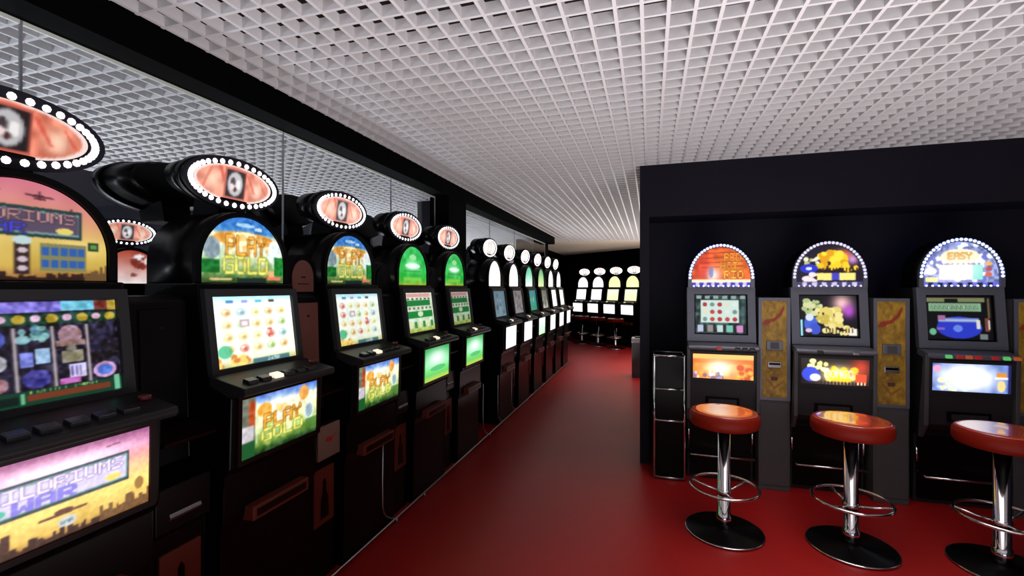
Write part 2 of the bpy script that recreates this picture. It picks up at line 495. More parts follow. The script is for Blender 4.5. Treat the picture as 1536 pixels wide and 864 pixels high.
def cv_war_screen():
    c = Canvas(190, 150, (16, 14, 26))
    c.rect(0, .88, .66, .985, (128, 116, 214)).noise(40, 30, 4, mask=(c.y > .88) & (c.x < .66)).rect(.66, .89, .86, .985, (120, 205, 235)).rect(.86, .89, .94, .99, (120, 50, 40)).rect(.94, .88, 1, .99, (190, 160, 60))
    c.rect(0, .76, 1, .87, (14, 56, 34))
    for k in range(6): c.ell(.08 + k * .175, .815, .035, .045, (186, 158, 48)); c.ell(.165 + k * .175, .82, .028, .035, (225, 180, 210))
    cols = [(.0, .19), (.21, .39), (.41, .59), (.61, .79), (.81, 1.0)]
    for i, (a, b) in enumerate(cols):
        c.rect(a, .14, b, .76, (26, 20, 38)); m = (a + b) / 2
        r = random.Random(i)
        if i == 2: c.blobs(14, [(110, 180, 190), (60, 110, 130), (150, 210, 210)], a + .03, .58, b - .03, .73, .02, .045, 3).rect(a + .01, .36, m - .01, .5, (120, 130, 215)).rect(m, .38, b - .01, .53, (160, 195, 230)).ell(m, .24, .075, .09, (60, 56, 140)).noise(30, 25, 6, mask=(c.x > a) & (c.x < b) & (c.y < .36))
        elif i == 3: c.ell(m, .64, .07, .10, (165, 128, 138)).rect(a + .005, .53, b - .005, .585, (150, 118, 116)).rect(a + .03, .36, b - .02, .48, (150, 145, 126)).ell(m, .5, .03, .04, (120, 115, 104)).rect(m - .02, .2, b - .01, .34, (214, 206, 244)).rect(a + .01, .15, m + .04, .21, (200, 110, 190)); [c.rect(m - .01 + j * .025, .22, m + j * .025, .32, (110, 96, 170)) for j in range(3)]
        elif i == 4: c.noise(20, 35, 8, (.6, .7, 1.3), (c.x > a) & (c.y > .34) & (c.y < .76)).ell(m - .01, .24, .075, .085, (205, 160, 205)).ell(m - .01, .24, .05, .055, (86, 120, 215))
        elif i == 1: c.ell(m, .64, .06, .09, (70, 84, 180)).ell(m, .42, .06, .08, (176, 176, 190)).ell(m, .22, .06, .07, (150, 104, 104))
        else: c.ell(m, .64, .06, .08, (160, 130, 140)).rect(a + .03, .36, b - .03, .5, (140, 160, 220)).ell(m, .22, .06, .07, (60, 60, 150))
    c.noise(46, 34, 31, (.9, .9, 1.1)).noise(20, 22, 33, (.7, .8, 1.2))
    for a in (.20, .40, .60, .80):
        g = np.clip(1 - np.abs(c.x - a) / .016, 0, 1)[..., None] * ((c.y > .14) & (c.y < .74))[..., None]
        c.a = c.a * (1 - g) + np.array((215, 200, 204)) * g
    c.rect(0, .0, 1, .14, (18, 62, 44)).rect(.08, .03, .40, .10, (10, 30, 26)).rect(.44, .04, .92, .10, (120, 58, 34)).text('CREDIT 2450', .46, .105, .84, .135, (190, 220, 120))
    c.rect(.95, .01, .985, .17, (120, 200, 160)).rect(.0, .02, .03, .1, (90, 180, 130)).rect(.41, .02, .43, .12, (110, 190, 140))
    return c


def cv_war_belly():
    c = Canvas(200, 116)
    c.grad([(0, (150, 100, 44)), (.12, (214, 176, 84)), (.35, (238, 208, 110)), (.55, (240, 180, 130)), (.82, (214, 130, 170)), (1, (140, 76, 120))]).noise(7, 12, 9)
    c.glow(.45, .80, .45, .10, (255, 235, 255), .95)
    war_title(c, .07, .40, .86, .76, True)
    c.line(.36, .27, .60, .28, .014, (96, 56, 36)).ell(.48, .30, .05, .03, (96, 56, 36)); c.ell(.50, .17, .05, .06, (190, 196, 190)).text('WAR', .465, .15, .535, .19, (90, 110, 140))
    c.skyline(0, .18, .10, .16, (70, 40, 24), 15, .03).skyline(.18, 1, .03, .10, (60, 34, 22), 16).skyline(.68, 1, .08, .14, (110, 76, 40), 17)
    c.noise(60, 14, 41)
    c.ell(.93, .30, .03, .08, (150, 110, 50)).line(.72, .88, .80, .89, .008, (130, 70, 100))
    return c


def gold_words(c, x0, y0, x1, y1, pale):
    h = y1 - y0
    c.text('PLAY', x0 + .03, y0 + h * .48, x1 - .03, y1, (240, 172, 60), (120, 66, 20))
    c.text('GOLD', x0, y0, x1, y0 + h * .46, (236, 232, 120) if pale else (216, 190, 70), (120, 130, 40))


def cv_gold_arch():
    c = Canvas(130, 92)
    c.grad([(0, (40, 70, 30)), (.15, (120, 160, 90)), (.5, (215, 232, 205)), (.72, (226, 220, 170)), (.78, (60, 130, 200)), (1, (36, 100, 185))]).noise(16, 22, 2)
    c.ell(.5, .88, .12, .03, (160, 200, 235)).ell(.66, .84, .05, .03, (190, 215, 240))
    c.ell(.5, .66, .36, .12, (220, 150, 60)).ell(.5, .66, .22, .11, (250, 240, 190))
    c.ell(.12, .5, .09, .16, (130, 150, 160)).ell(.88, .5, .09, .2, (225, 235, 235))
    c.rect(0, .14, .2, .34, (8, 104, 34)).rect(.88, .12, 1, .42, (14, 120, 40))
    c.glow(.5, .5, .18, .2, (255, 250, 210), .7)
    c.blobs(26, [(225, 160, 60), (250, 236, 170), (200, 214, 140)], .24, .14, .78, .72, .03, .07, 4, .55)
    gold_words(c, .24, .13, .80, .72, True)
    c.noise(34, 26, 8)
    c.rect(.1, .03, .34, .07, (220, 190, 130)).rect(.4, .0, .76, .08, (14, 34, 30)).rect(.78, .04, .96, .1, (225, 120, 90)).rect(.80, .1, .88, .2, (226, 176, 116))
    return c


def cv_gold_screen(seed=3, dark=False):
    c = Canvas(120, 100)
    c.grad([(0, (190, 190, 120)), (.12, (240, 246, 225)), (.9, (246, 255, 250)), (1, (170, 225, 240))]).noise(20, 12, seed)
    for k in range(4): c.rect(.17 + k * .17, .90, .25 + k * .17, .94, [(70, 130, 190), (150, 150, 230), (90, 180, 220), (70, 70, 60)][k])
    syms = [(240, 226, 120), (226, 150, 60), (220, 70, 60), (150, 190, 90), (240, 190, 90), (120, 170, 190)]
    r = random.Random(seed)
    for i in range(5):
        for j in range(4):
            cx, cy = .16 + i * .17, .24 + j * .175
            k = r.choice(syms); c.ell(cx, cy, .06, .062, k, .42); c.ell(cx + .012, cy - .01, .026, .03, [q * .75 for q in k], .55); c.ell(cx - .02, cy + .02, .02, .02, (255, 255, 240), .8)
        if i: c.rect(.07 + i * .17, .16, .078 + i * .17, .84, (200, 225, 225), .7)
    c.text('7', .63, .36, .70, .50, (205, 60, 50)); c.rect(.30, .55, .42, .66, (190, 170, 175)).rect(.325, .575, .395, .635, (250, 235, 235))
    c.ell(.11, .22, .08, .09, (60, 180, 130), .8).blobs(16, [(230, 180, 60), (200, 110, 40), (245, 220, 120)], 0, 0, .35, .13, .03, .06, seed)
    c.rect(.42, .0, .9, .07, (40, 90, 110), .8).text('2450', .6, .01, .76, .06, (220, 240, 240))
    return c


def cv_gold_belly():
    c = Canvas(120, 76)
    c.grad([(0, (14, 50, 20)), (.18, (110, 150, 60)), (.45, (226, 236, 170)), (.8, (250, 246, 220)), (.88, (120, 160, 220)), (1, (60, 96, 190))]).noise(16, 20, 12)
    c.glow(.45, .66, .2, .22, (255, 255, 245), .95)
    c.rect(0, .26, .17, 1, (104, 110, 96)).rect(.09, .5, .17, .92, (170, 70, 30)).rect(.02, .28, .15, .52, (196, 190, 196)).rect(.175, .2, .19, .9, (210, 220, 170))
    c.ell(.28, .72, .09, .12, (235, 170, 70)).ell(.80, .82, .07, .14, (230, 160, 80)).ell(.88, .45, .07, .16, (150, 172, 180)).ering(.88, .45, .07, .16, .6, (210, 225, 230))
    c.blobs(22, [(235, 180, 70), (255, 250, 200), (190, 214, 110)], .22, .16, .8, .7, .04, .09, 6, .5)
    gold_words(c, .24, .18, .80, .64, True)
    c.noise(30, 24, 8)
    c.rect(.83, .1, 1, .3, (60, 110, 40), .7).rect(0, 0, .17, .26, (16, 80, 36))
    return c


def cv_green(kind, seed):
    c = Canvas(84, 76)
    if kind == 'arch':
        c.grad([(0, (170, 180, 50)), (.12, (60, 190, 70)), (.6, (30, 180, 74)), (1, (60, 190, 96))]).noise(9, 26, seed)
        c.glow(.5, .5, .22, .13, (230, 255, 235), .95).ell(.5, .50, .26, .07, (240, 255, 242), .8).line(.22, .36, .78, .36, .02, (20, 120, 50), .5); c.ell(.5, .72, .12, .08, (150, 225, 150)).rect(.2, .1, .8, .2, (120, 200, 70))
    elif kind == 'screen':
        c.grad([(0, (170, 190, 70)), (.2, (216, 238, 205)), (1, (236, 236, 224))]).noise(18, 25, seed)
        c.rect(.05, .66, .9, .80, (24, 130, 56)).rect(.05, .36, .95, .52, (20, 140, 60)).ell(.5, .45, .1, .07, (220, 240, 200)).rect(.08, .88, .9, .97, (230, 170, 160))
        for k in range(6): c.rect(.1 + k * .15, .1, .19 + k * .15, .26, (60, 150, 60) if k % 2 else (240, 240, 190)); c.ell(.14 + k * .15, .6, .04, .035, (120, 130, 90)); c.rect(.08 + k * .15, .82, .16 + k * .15, .86, (60, 90, 60))
    else:
        c.grad([(0, (196, 205, 70)), (.18, (90, 200, 90)), (.5, (130, 235, 160)), (1, (30, 150, 66))])
        c.glow(.5, .66, .38, .26, (245, 255, 250), .95).ell(.55, .34, .3, .08, (60, 180, 100), .8).rect(.0, .0, .06, 1, (20, 120, 50))
    return c


def cv_plain(top, bot, seed, blot=None):
    c = Canvas(48, 44)
    c.grad([(0, bot), (1, top)]).noise(7, 14, seed)
    if blot: c.blobs(9, blot, .15, .15, .85, .85, .05, .13, seed)
    return c


def cv_flame(kind):
    if kind == 'dome':
        c = Canvas(130, 90, (214, 80, 30))
        c.noise(12, 60, 2, (1, .7, .2)).glow(.25, .45, .14, .3, (215, 40, 40), .7).glow(.7, .6, .25, .3, (246, 160, 40), .8)
        for k in range(5): c.line(.16, .48 + k * .12, .88, .52 + k * .12, .014, (150, 40, 20), .7)
        c.text('RED', .56, .64, .86, .84, (250, 176, 50), (150, 40, 16)).text('HOT', .50, .42, .80, .62, (252, 190, 50), (150, 40, 16)).text('RIO', .56, .2, .9, .4, (255, 215, 60), (150, 50, 16))
        c.glow(.38, .28, .12, .2, (245, 235, 240), .95).ell(.34, .36, .04, .14, (110, 130, 190), .8)
        c.rect(0, .10, 1, .18, (250, 236, 200)).rect(0, 0, 1, .10, (60, 50, 170))
        for k in range(7): c.rect(.07 + k * .135, .0, .13 + k * .135, .10, (205, 190, 250))
    elif kind == 'screen':
        c = Canvas(120, 96, (36, 60, 60)); c.noise(16, 55, 5)
        c.rect(.12, .28, .86, .86, (215, 238, 226)); r = random.Random(4)
        for i in range(5):
            for j in range(3):
                c.ell(.2 + i * .145, .37 + j * .19, .045, .055, r.choice([(190, 50, 60), (120, 150, 150), (240, 226, 200), (200, 70, 70), (230, 240, 240)]))
        for k in range(5): c.rect(.05 + k * .19, .04, .17 + k * .19, .22, [(190, 200, 230), (150, 140, 140), (200, 225, 220), (120, 200, 180), (215, 140, 200)][k]); c.rect(.17 + k * .19, .02, .22 + k * .19, .24, (14, 18, 24))
        for k in range(6): c.rect(.03 + k * .17, .9, .13 + k * .17, .98, (150, 170, 170))
    else:
        c = Canvas(120, 50, (226, 120, 40)); c.noise(14, 40, 7, (1, .8, .4)).rect(0, .62, 1, .80, (190, 84, 24), .7)
        c.glow(.45, .45, .25, .35, (255, 246, 226), .95).rect(0, .80, 1, 1, (250, 170, 90)).blobs(24, [(150, 150, 180), (230, 230, 235), (110, 90, 120)], .02, .02, .5, .25, .04, .09, 3).blobs(16, [(170, 60, 20), (250, 170, 60)], .7, 0, 1, .5, .06, .14, 5)
    return c


def cv_tropic(kind):
    if kind == 'dome':
        c = Canvas(130, 90, (26, 18, 40)); c.glow(.72, .74, .14, .14, (250, 130, 90), 1).glow(.86, .64, .08, .12, (225, 160, 225), .9)
        c.blobs(30, [(246, 200, 30), (250, 225, 60), (226, 160, 20)], .34, .48, .82, .80, .05, .10, 6, 1).blobs(16, [(250, 210, 40)], .5, .38, .94, .54, .04, .08, 7, 1)
        for k in range(12): c.rect(.36 + k * .05, .34, .38 + k * .05, .44, (60, 24, 10))
        c.blobs(8, [(240, 236, 200), (190, 190, 130)], .14, .55, .34, .72, .03, .06, 8, 1)
        c.ell(.2, .43, .14, .11, (40, 50, 196)).ell(.2, .43, .05, .04, (220, 225, 250)).blobs(8, [(240, 226, 226)], .1, .1, .3, .3, .04, .07, 2, 1)
        c.rect(.32, .15, .90, .32, (250, 232, 130)).rect(.55, .15, .66, .32, (70, 66, 190)).rect(0, 0, 1, .11, (70, 64, 110))
        for k in range(6): c.rect(.1 + k * .15, .01, .17 + k * .15, .1, (205, 196, 235))
    elif kind == 'screen':
        c = Canvas(120, 90, (14, 12, 20)); c.glow(.75, .8, .17, .22, (250, 200, 196), 1).glow(.86, .62, .1, .16, (190, 80, 215), .95)
        c.blobs(24, [(170, 190, 130), (214, 216, 160)], .08, .55, .40, .88, .04, .07, 9, 1).blobs(36, [(226, 206, 110), (200, 180, 80), (240, 226, 150)], .3, .28, .72, .66, .05, .09, 4, 1)
        c.ell(.2, .30, .12, .2, (70, 100, 210)).ell(.27, .18, .1, .14, (60, 84, 200)).ell(.18, .46, .07, .09, (215, 225, 245)).rect(0, .0, .06, .4, (150, 215, 235)).ell(.16, .14, .06, .05, (225, 190, 220))
        c.blobs(20, [(236, 222, 150), (226, 200, 110)], .4, .08, .95, .26, .04, .07, 5, 1).rect(.84, .03, .98, .2, (240, 236, 220))
        for k in range(9): c.rect(.46 + k * .055, .10, .475 + k * .055, .2, (50, 26, 20))
    else:
        c = Canvas(120, 50, (20, 12, 10)); c.glow(.58, .38, .26, .34, (255, 244, 190), 1).glow(.88, .7, .14, .35, (190, 60, 40), .9).blobs(30, [(250, 220, 90), (250, 190, 30)], .35, .2, .85, .6, .08, .16, 7, .9)
        c.blobs(12, [(216, 216, 130), (240, 236, 170)], .1, .55, .4, .9, .08, .12, 4, 1).ell(.15, .38, .13, .28, (50, 66, 190)).ell(.22, .26, .08, .14, (220, 210, 240)).rect(.8, .05, .96, .45, (206, 70, 40)).rect(.82, .05, .94, .15, (255, 226, 190))
        for k in range(14): c.rect(.3 + k * .05, .0, .325 + k * .05, .14, (40, 14, 8))
        c.text('BONGO', .36, .28, .78, .55, (255, 250, 220))
    return c


def cv_silver(kind):
    if kind == 'dome':
        c = Canvas(130, 90, (120, 130, 180)); c.noise(24, 60, 3)
        c.blobs(70, [(226, 230, 250), (140, 150, 214), (240, 226, 240), (90, 100, 170)], 0, .1, 1, 1, .04, .09, 12, 1)
        c.ell(.5, .66, .26, .18, (226, 214, 180)).text('EASY', .34, .6, .66, .76, (220, 160, 50), (150, 110, 60)).rect(.22, .14, .80, .48, (244, 240, 226)).rect(.22, .14, .36, .48, (240, 215, 220)).rect(.66, .14, .8, .48, (120, 200, 190))
        for k in range(3): c.ell(.87, .26 + k * .12, .045, .05, [(190, 80, 60), (150, 60, 70), (210, 150, 80)][k])
        for k in range(8): c.ell(.26 + k * .07, .5, .02, .02, (90, 80, 120))
        c.rect(.04, .1, .2, .2, (240, 230, 140)).rect(0, 0, 1, .09, (90, 90, 190))
        c.glow(.48, .4, .3, .3, (255, 252, 245), .55)
        for k in range(7): c.rect(.08 + k * .13, .0, .14 + k * .13, .08, (14, 14, 34))
    elif kind == 'screen':
        c = Canvas(120, 90, (8, 8, 12))
        c.rect(.0, .86, .9, .96, (128, 130, 90)).rect(.3, .86, .5, .93, (24, 16, 14)).rect(.05, .64, .84, .83, (140, 190, 150))
        for k in range(11): c.text('0', .09 + k * .066, .67, .14 + k * .066, .8, (225, 245, 215), (50, 90, 60))
        c.ell(.5, .28, .34, .25, (44, 60, 205)).rect(.18, .40, .8, .5, (110, 130, 215)).rect(.2, .42, .8, .47, (180, 196, 230)).ell(.48, .26, .07, .08, (110, 140, 240)).rect(.18, .44, .3, .56, (170, 110, 160)).rect(.16, .22, .28, .28, (140, 100, 200))
        c.ell(.1, .18, .055, .08, (110, 190, 150)).rect(.76, .26, .82, .46, (230, 228, 220)).rect(.88, .2, .95, .5, (120, 70, 60)).rect(.93, .24, .96, .46, (240, 220, 210)).rect(.8, .02, .92, .14, (120, 130, 130)).rect(.93, .5, .97, .94, (110, 90, 60))
    else:
        c = Canvas(120, 50, (60, 90, 170)); c.noise(14, 40, 4).glow(.45, .5, .40, .55, (255, 255, 255), 1).glow(.45, .5, .3, .4, (255, 255, 255), 1)
        c.ell(.07, .8, .05, .13, (230, 150, 180)).rect(.82, .55, .94, .72, (200, 130, 60)).rect(.80, .5, .96, .56, (250, 245, 230)).ell(.88, .25, .05, .2, (240, 196, 130)).rect(.96, 0, 1, 1, (30, 30, 80)).blobs(10, [(250, 240, 170), (190, 210, 240)], .05, .05, .3, .4, .06, .1, 5)
    return c


# ------------------------------------------------------------------ structure
H = 2.63
XL = -4.95
b = MB(); b.box(XL, 3.4, -3.5, 15.5, -0.08, 0.0, M['floor']); struct('floor', b)

# egg-crate ceiling
b = MB()
T = 0.0075
nxl = int((3.4 - XL) / 0.1)
for i in range(nxl + 1):
    x = XL + 0.02 + i * 0.1
    b.box(x - T, x + T, -3.4, 10.6, H, H + 0.047, M['grid'])
for j in range(140):
    y = -3.4 + j * 0.1
    b.box(XL, 3.4, y - T * .9, y + T * .9, H + 0.0006, H + 0.0464, M['grid'])
struct('ceiling', b)
b = MB(); b.box(XL, 3.4, -3.5, 10.6, H + 0.17, H + 0.22, M['plenum']); struct('ceiling_plenum', b)
b = MB(); b.box(XL, 3.4, 10.6, 15.5, 2.632, 2.80, M['cream']); struct('ceiling_cream', b)

# beam, divider, columns
b = MB(); b.box(-2.12, -1.945, -3.5, 9.6, 2.484, 2.80, M['wall_black']); struct('trim_1', b)
b = MB(); b.box(-2.118, -2.086, -3.5, 4.22, 0, 1.20, M['black']); b.box(-2.118, -2.086, 4.72, 9.6, 0, 1.20, M['black']); struct('wall_middle', b)
b = MB(); b.box(-2.16, -1.95, 4.24, 4.70, 0, 2.484, M['wall_black']); struct('trim_2', b)
b = MB(); b.box(-2.35, -2.12, 9.35, 9.75, 0, 2.63, M['wall_black']); struct('trim_3', b)
b = MB(); b.box(-2.78, -2.50, 5.12, 5.40, 0, 2.63, M['navy']); struct('trim_4', b)
seams = [-3.5, -0.16, 1.03, 2.22, 3.41, 4.24]
k = 1
for y0, y1 in list(zip(seams, seams[1:])) + [(4.70, 5.9), (5.9, 7.1), (7.1, 8.3), (8.3, 9.35)]:
    b = MB(); b.box(-2.107, -2.099, y0 + .004, y1 - .004, 1.2, 2.484, M['glass'])
    g = tag(b.build('window_%d' % k), kind='structure')
    b = MB(); b.box(-2.1075, -2.0985, y1 - .0035, y1 + .0035, 1.72, 2.484, M['bar']); b.build('glazing_bar', g)
    b = MB(); b.box(-2.1085, -2.0975, y0 + .004, y1 - .004, 2.470, 2.4835, M['edge']); b.build('glass_edge', g)
    k += 1

# outer walls
b = MB(); b.box(XL - .1, XL, -3.5, 15.5, 0, 2.9, M['navy']); struct('wall_left', b)
b = MB(); b.box(3.4, 3.5, -3.5, 15.5, 0, 2.9, M['navy']); struct('wall_right', b)
b = MB()
b.box(XL, 3.4, -3.6, -3.5, 0, .35, M['navy']); b.box(XL, 3.4, -3.6, -3.5, 2.35, 2.9, M['navy'])
for x0, x1 in ((XL, -4.8), (-2.4, -1.0), (2.8, 3.4)): b.box(x0, x1, -3.6, -3.5, .35, 2.35, M['navy'])
struct('wall_back', b)
for (x0, x1) in ((-4.8, -2.4), (-1.0, 2.8)):  # unseen windows, added to go with the daylight lamps
    b = MB(); b.box(x0, x1, -3.56, -3.54, .35, 2.35, M['glass'])
    g = tag(b.build('window_%d' % k), kind='structure'); k += 1
    b = MB(); mxx = (x0 + x1) / 2
    for a, c_ in ((x0, x0 + .05), (mxx - .02, mxx + .02), (x1 - .05, x1)): b.box(a, c_, -3.58, -3.50, .35, 2.35, M['darkgrey'])
    b.box(x0, x1, -3.58, -3.50, .35, .40, M['darkgrey']); b.box(x0, x1, -3.58, -3.50, 2.30, 2.35, M['darkgrey']); b.build('window_frame', g)

# partition with the recess on the right
b = MB()
b.box(-0.085, 3.4, 4.2, 4.62, 2.175, 2.63 + .1, M['navy'])
b.box(-0.085, -0.005, 4.2, 4.62, 0, 2.175, M['navy'])
b.box(-0.085, 3.4, 4.62, 4.78, 0, 2.73, M['navy'])
struct('wall_partition', b)
# far oblique wall
dx, dy = .75, -.661
nx_, ny_ = .661, .75
P0 = Vector((-4.0, 16.15, 0)); P1 = P0 + Vector((dx, dy, 0)) * 9.4
b = MB()
vv = []
for z in (0, 2.632):
    for p in (P0, P1, P1 + Vector((nx_, ny_, 0)) * .1, P0 + Vector((nx_, ny_, 0)) * .1): vv.append(b.v((p.x, p.y, z)))
for q in ((0, 1, 2, 3), (7, 6, 5, 4), (0, 4, 5, 1), (1, 5, 6, 2), (2, 6, 7, 3), (3, 7, 4, 0)): b.f([vv[i] for i in q], M['wall_black'])
struct('wall_far', b)
b = MB(); b.box(-2.85, -2.75, 9.75, 15.5, 0, 2.75, M['wall_black']); struct('wall_far_left', b)

# ------------------------------------------------------------------ left row machine
def arch_pts(w, h, st, z0, n=28):
    """outline of a round-topped shape (x,z)"""
    pts = [(-w / 2, z0)]
    for i in range(n + 1):
        a = PI - PI * i / n
        pts.append((w / 2 * math.cos(a), z0 + h * st + h * (1 - st) * math.sin(a)))
    pts.append((w / 2, z0))
    return pts


def ell_pts(a, b_, cz, n=48):
    return [(a * math.cos(2 * PI * i / n), cz + b_ * math.sin(2 * PI * i / n)) for i in range(n)]


def frame_rect(mb, x0, x1, z0, z1, t, yf, dep, m):
    """slanted rectangular frame; yf(z)=front plane"""
    def bar(a0, a1, c0, c1):
        pts = [(yf(c0) - dep, c0), (yf(c1) - dep, c1), (yf(c1) + .01, c1), (yf(c0) + .01, c0)]
        mb.prism(pts, a0, a1, m)
    bar(x0, x0 + t, z0, z1); bar(x1 - t, x1, z0, z1); bar(x0 + t, x1 - t, z0, z0 + t); bar(x0 + t, x1 - t, z1 - t, z1)


yscreen = lambda z: .115 + (z - 1.19) * .13
ybelly = lambda z: -.004 + (z - .85) * -.02
BULBS = []


def base_machine():
    """a machine with every dark part; pictures are added per game"""
    t = thing('slot_machine')
    b = MB()
    b.prism([(.05, 0), (.05, .56), (.03, .62), (.03, .80), (.0, .83), (ybelly(1.11), 1.115), (.02, 1.15), (.12, 1.19), (yscreen(1.56) + .006, 1.57), (.46, 1.57), (.46, 0)], -.26, .26, M['black'], .006)
    b.build('cabinet', t)
    b = MB(); frame_rect(b, -.235, .235, .835, 1.118, .018, ybelly, .012, M['black_red']); b.build('belly_frame', t)
    b = MB(); frame_rect(b, -.25, .25, 1.183, 1.546, .032, yscreen, .022, M['darkgrey'])
    b.build('screen_bezel', t)
    b = MB(); b.prism([(-.075, 1.125), (-.085, 1.14), (-.08, 1.158), (.10, 1.198), (.10, 1.16), (.0, 1.118)], -.262, .262, M['deck'], .005)
    dk = b.build('button_deck', t)
    sl = (1.198 - 1.158) / .18
    for i in range(6):
        x = -.19 + i * .066
        b = MB(); y0, y1 = -.055, -.015
        z0 = 1.158 + (y0 + .08) * sl; z1 = 1.158 + (y1 + .08) * sl
        b.prism([(y0, z0 - .004), (y0 + .003, z0 + .014), (y1 - .003, z1 + .014), (y1, z1 - .004)], x - .024, x + .024, M['btn_off'] if i != 2 else M['btn_white'], .003)
        b.build('button', dk)
    b = MB(); b.lathe([(.018, 1.175), (.018, 1.195), (.012, 1.198), (0, 1.199)], M['btn_dark'], 14, (.225, .02)); b.build('red_button', dk)
    b = MB(); b.box(-.16, .16, -.015, .06, .585, .645, M['tray'], .006); b.box(-.14, .14, -.017, -.012, .60, .63, M['black_red']); b.build('coin_tray', t)
    # round hood holding the arch picture
    b = MB(); o = arch_pts(.50, .325, .28, 1.57)
    b.extr(o, .205, .46, M['black'])
    i2 = arch_pts(.45, .302, .28, 1.572)
    b.ring(o, i2, .185, .21, M['black_soft'])
    b.build('arched_hood', t)
    # topper on a neck
    b = MB(); b.prism([(.29, 1.86), (.26, 1.96), (.42, 1.96), (.44, 1.86)], -.07, .07, M['black_soft'], .006); b.build('topper_neck', t)
    b = MB()
    zc = 2.03
    b.X = Matrix.Translation((0, .27, zc)) @ Matrix.Rotation(R(8), 4, 'X') @ Matrix.Translation((0, -.27, -zc))
    b.extr(ell_pts(.252, .118, zc), .262, .30, M['black'])
    b.extr(ell_pts(.245, .112, zc), .30, .43, M['black'], scale_back=.82, czx=(0, zc))
    b.ring(ell_pts(.252, .118, zc), ell_pts(.208, .084, zc), .250, .266, M['navy'])
    hs = b.build('topper_housing', t)
    b = MB(); b.X = Matrix.Translation((0, .27, zc)) @ Matrix.Rotation(R(8), 4, 'X') @ Matrix.Translation((0, -.27, -zc))
    n = 44
    for i in range(n):
        a = 2 * PI * i / n
        # even spacing along the ellipse
        a = a - .18 * math.sin(2 * a)
        b.ball((.222 * math.cos(a), .251, zc + .095 * math.sin(a)), .0105, M['bulb'], 8, .7)
        BULBS.append(b.X @ Vector((.222 * math.cos(a), .251, zc + .095 * math.sin(a))))
    tag(b.build('rim_bulbs', hs), kind='stuff')
    return t


def tilt_y(z): return .258 + (z - 2.03) * -math.tan(R(8)) * 1.0


games = {}


def add_game(root, key, parts):
    """pictures: arch, screen, belly, topper (canvas, gain)"""
    if key not in games:
        g = {}
        a, ga = parts['arch']; g['arch_artwork'] = panel('arch_artwork', a, .445, .297, 1.574, .197, None, 'arch', ga, strght=.28)
        s_, gs = parts['screen']; g['screen'] = panel('screen', s_, .436, .298, 1.215, lambda z: yscreen(z) - .006, None, 'rect', gs)
        l, gl_ = parts['belly']; g['belly_artwork'] = panel('belly_artwork', l, .434, .247, .853, lambda z: ybelly(z) - .004, None, 'rect', gl_)
        p, gp = parts['topper']; g['topper_sign'] = panel('topper_sign', p, .410, .165, 2.03 - .0825, tilt_y, None, 'ellipse', gp)
        for o in g.values(): o.parent = root
        games[key] = g
    else:
        for nme, o in games[key].items():
            c = o.copy(); C.objects.link(c); c.parent = root


topper_near = (cv_topper(0, 1), 1.0)
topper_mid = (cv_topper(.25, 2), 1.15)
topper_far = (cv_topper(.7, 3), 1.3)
W = lambda s=1: (cv_plain((255, 255, 255), (250, 246, 250), s), 1.4)

war = dict(arch=(cv_war_arch(), 1.0), screen=(cv_war_screen(), .95), belly=(cv_war_belly(), 1.35), topper=topper_near)
gold = dict(arch=(cv_gold_arch(), 1.2), screen=(cv_gold_screen(3), 1.25), belly=(cv_gold_belly(), 1.25), topper=(cv_topper(.12, 1), 1.1))
gold2 = dict(arch=(cv_gold_arch(), 1.0), screen=(cv_gold_screen(9), 1.0), belly=(cv_gold_belly(), 1.2), topper=topper_mid)
green = dict(arch=(cv_green('arch', 2), 1.1), screen=(cv_green('screen', 3), .9), belly=(cv_green('belly', 4), 1.2), topper=topper_mid)
green2 = dict(arch=(cv_green('arch', 8), 1.0), screen=(cv_green('screen', 9), .5), belly=(cv_green('belly', 10), 1.2), topper=topper_mid)
bluegrey = dict(arch=W(2), screen=(cv_plain((120, 150, 170), (140, 170, 185), 4, [(170, 200, 210), (90, 120, 140)]), .6), belly=W(3), topper=topper_far)
palegrey = dict(arch=W(4), screen=(cv_plain((150, 140, 145), (170, 165, 170), 5, [(110, 100, 110), (200, 190, 195)]), .6), belly=W(5), topper=topper_far)
teal = dict(arch=(cv_plain((70, 190, 140), (245, 255, 250), 6), 1.1), screen=(cv_plain((40, 130, 150), (30, 150, 110), 7, [(40, 160, 190), (120, 200, 150)]), .9), belly=(cv_plain((235, 255, 245), (190, 240, 190), 8), 1.3), topper=topper_far)
olive = dict(arch=(cv_plain((90, 170, 110), (225, 235, 170), 9), 1.1), screen=(cv_plain((90, 90, 80), (200, 196, 186), 10, [(60, 60, 56)]), .8), belly=W(7), topper=topper_far)
white = dict(arch=W(8), screen=W(9), belly=W(10), topper=topper_far)
cream = dict(arch=(cv_plain((240, 240, 170), (255, 252, 190), 11), 1.2), screen=(cv_plain((250, 250, 226), (246, 248, 190), 12), 1.15), belly=W(12), topper=topper_far)
redwhite = dict(arch=(cv_plain((170, 60, 40), (250, 240, 240), 13, [(255, 255, 255), (120, 30, 20)]), 1.0), screen=(cv_plain((160, 60, 50), (90, 40, 40), 14), .8), belly=W(14), topper=(cv_topper(.2, 5), 1.0))

proto = base_machine()
proto_used = False


def place_machine(key, parts, x, y, z, rz, label, group):
    global proto_used
    if not proto_used: r_ = proto; proto_used = True; BASE_KIDS.extend(list(proto.children))
    else:
        r_ = proto.copy(); C.objects.link(r_)
        for ch in BASE_KIDS: copy_tree(ch, r_)
    if key in ('war', 'gold'):
        hs = [c for c in r_.children if c.name.startswith('topper_housing')][0]
        old = [c for c in hs.children if c.name.startswith('rim_bulbs')]
        BULBSWAP.append((hs, old))
    if key == 'war': WARS.append(r_)
    r_.location = (x, y, z); r_.rotation_euler = (0, 0, rz)
    tag(r_, label, 'slot machine', group)
    add_game(r_, key, parts)
    return r_


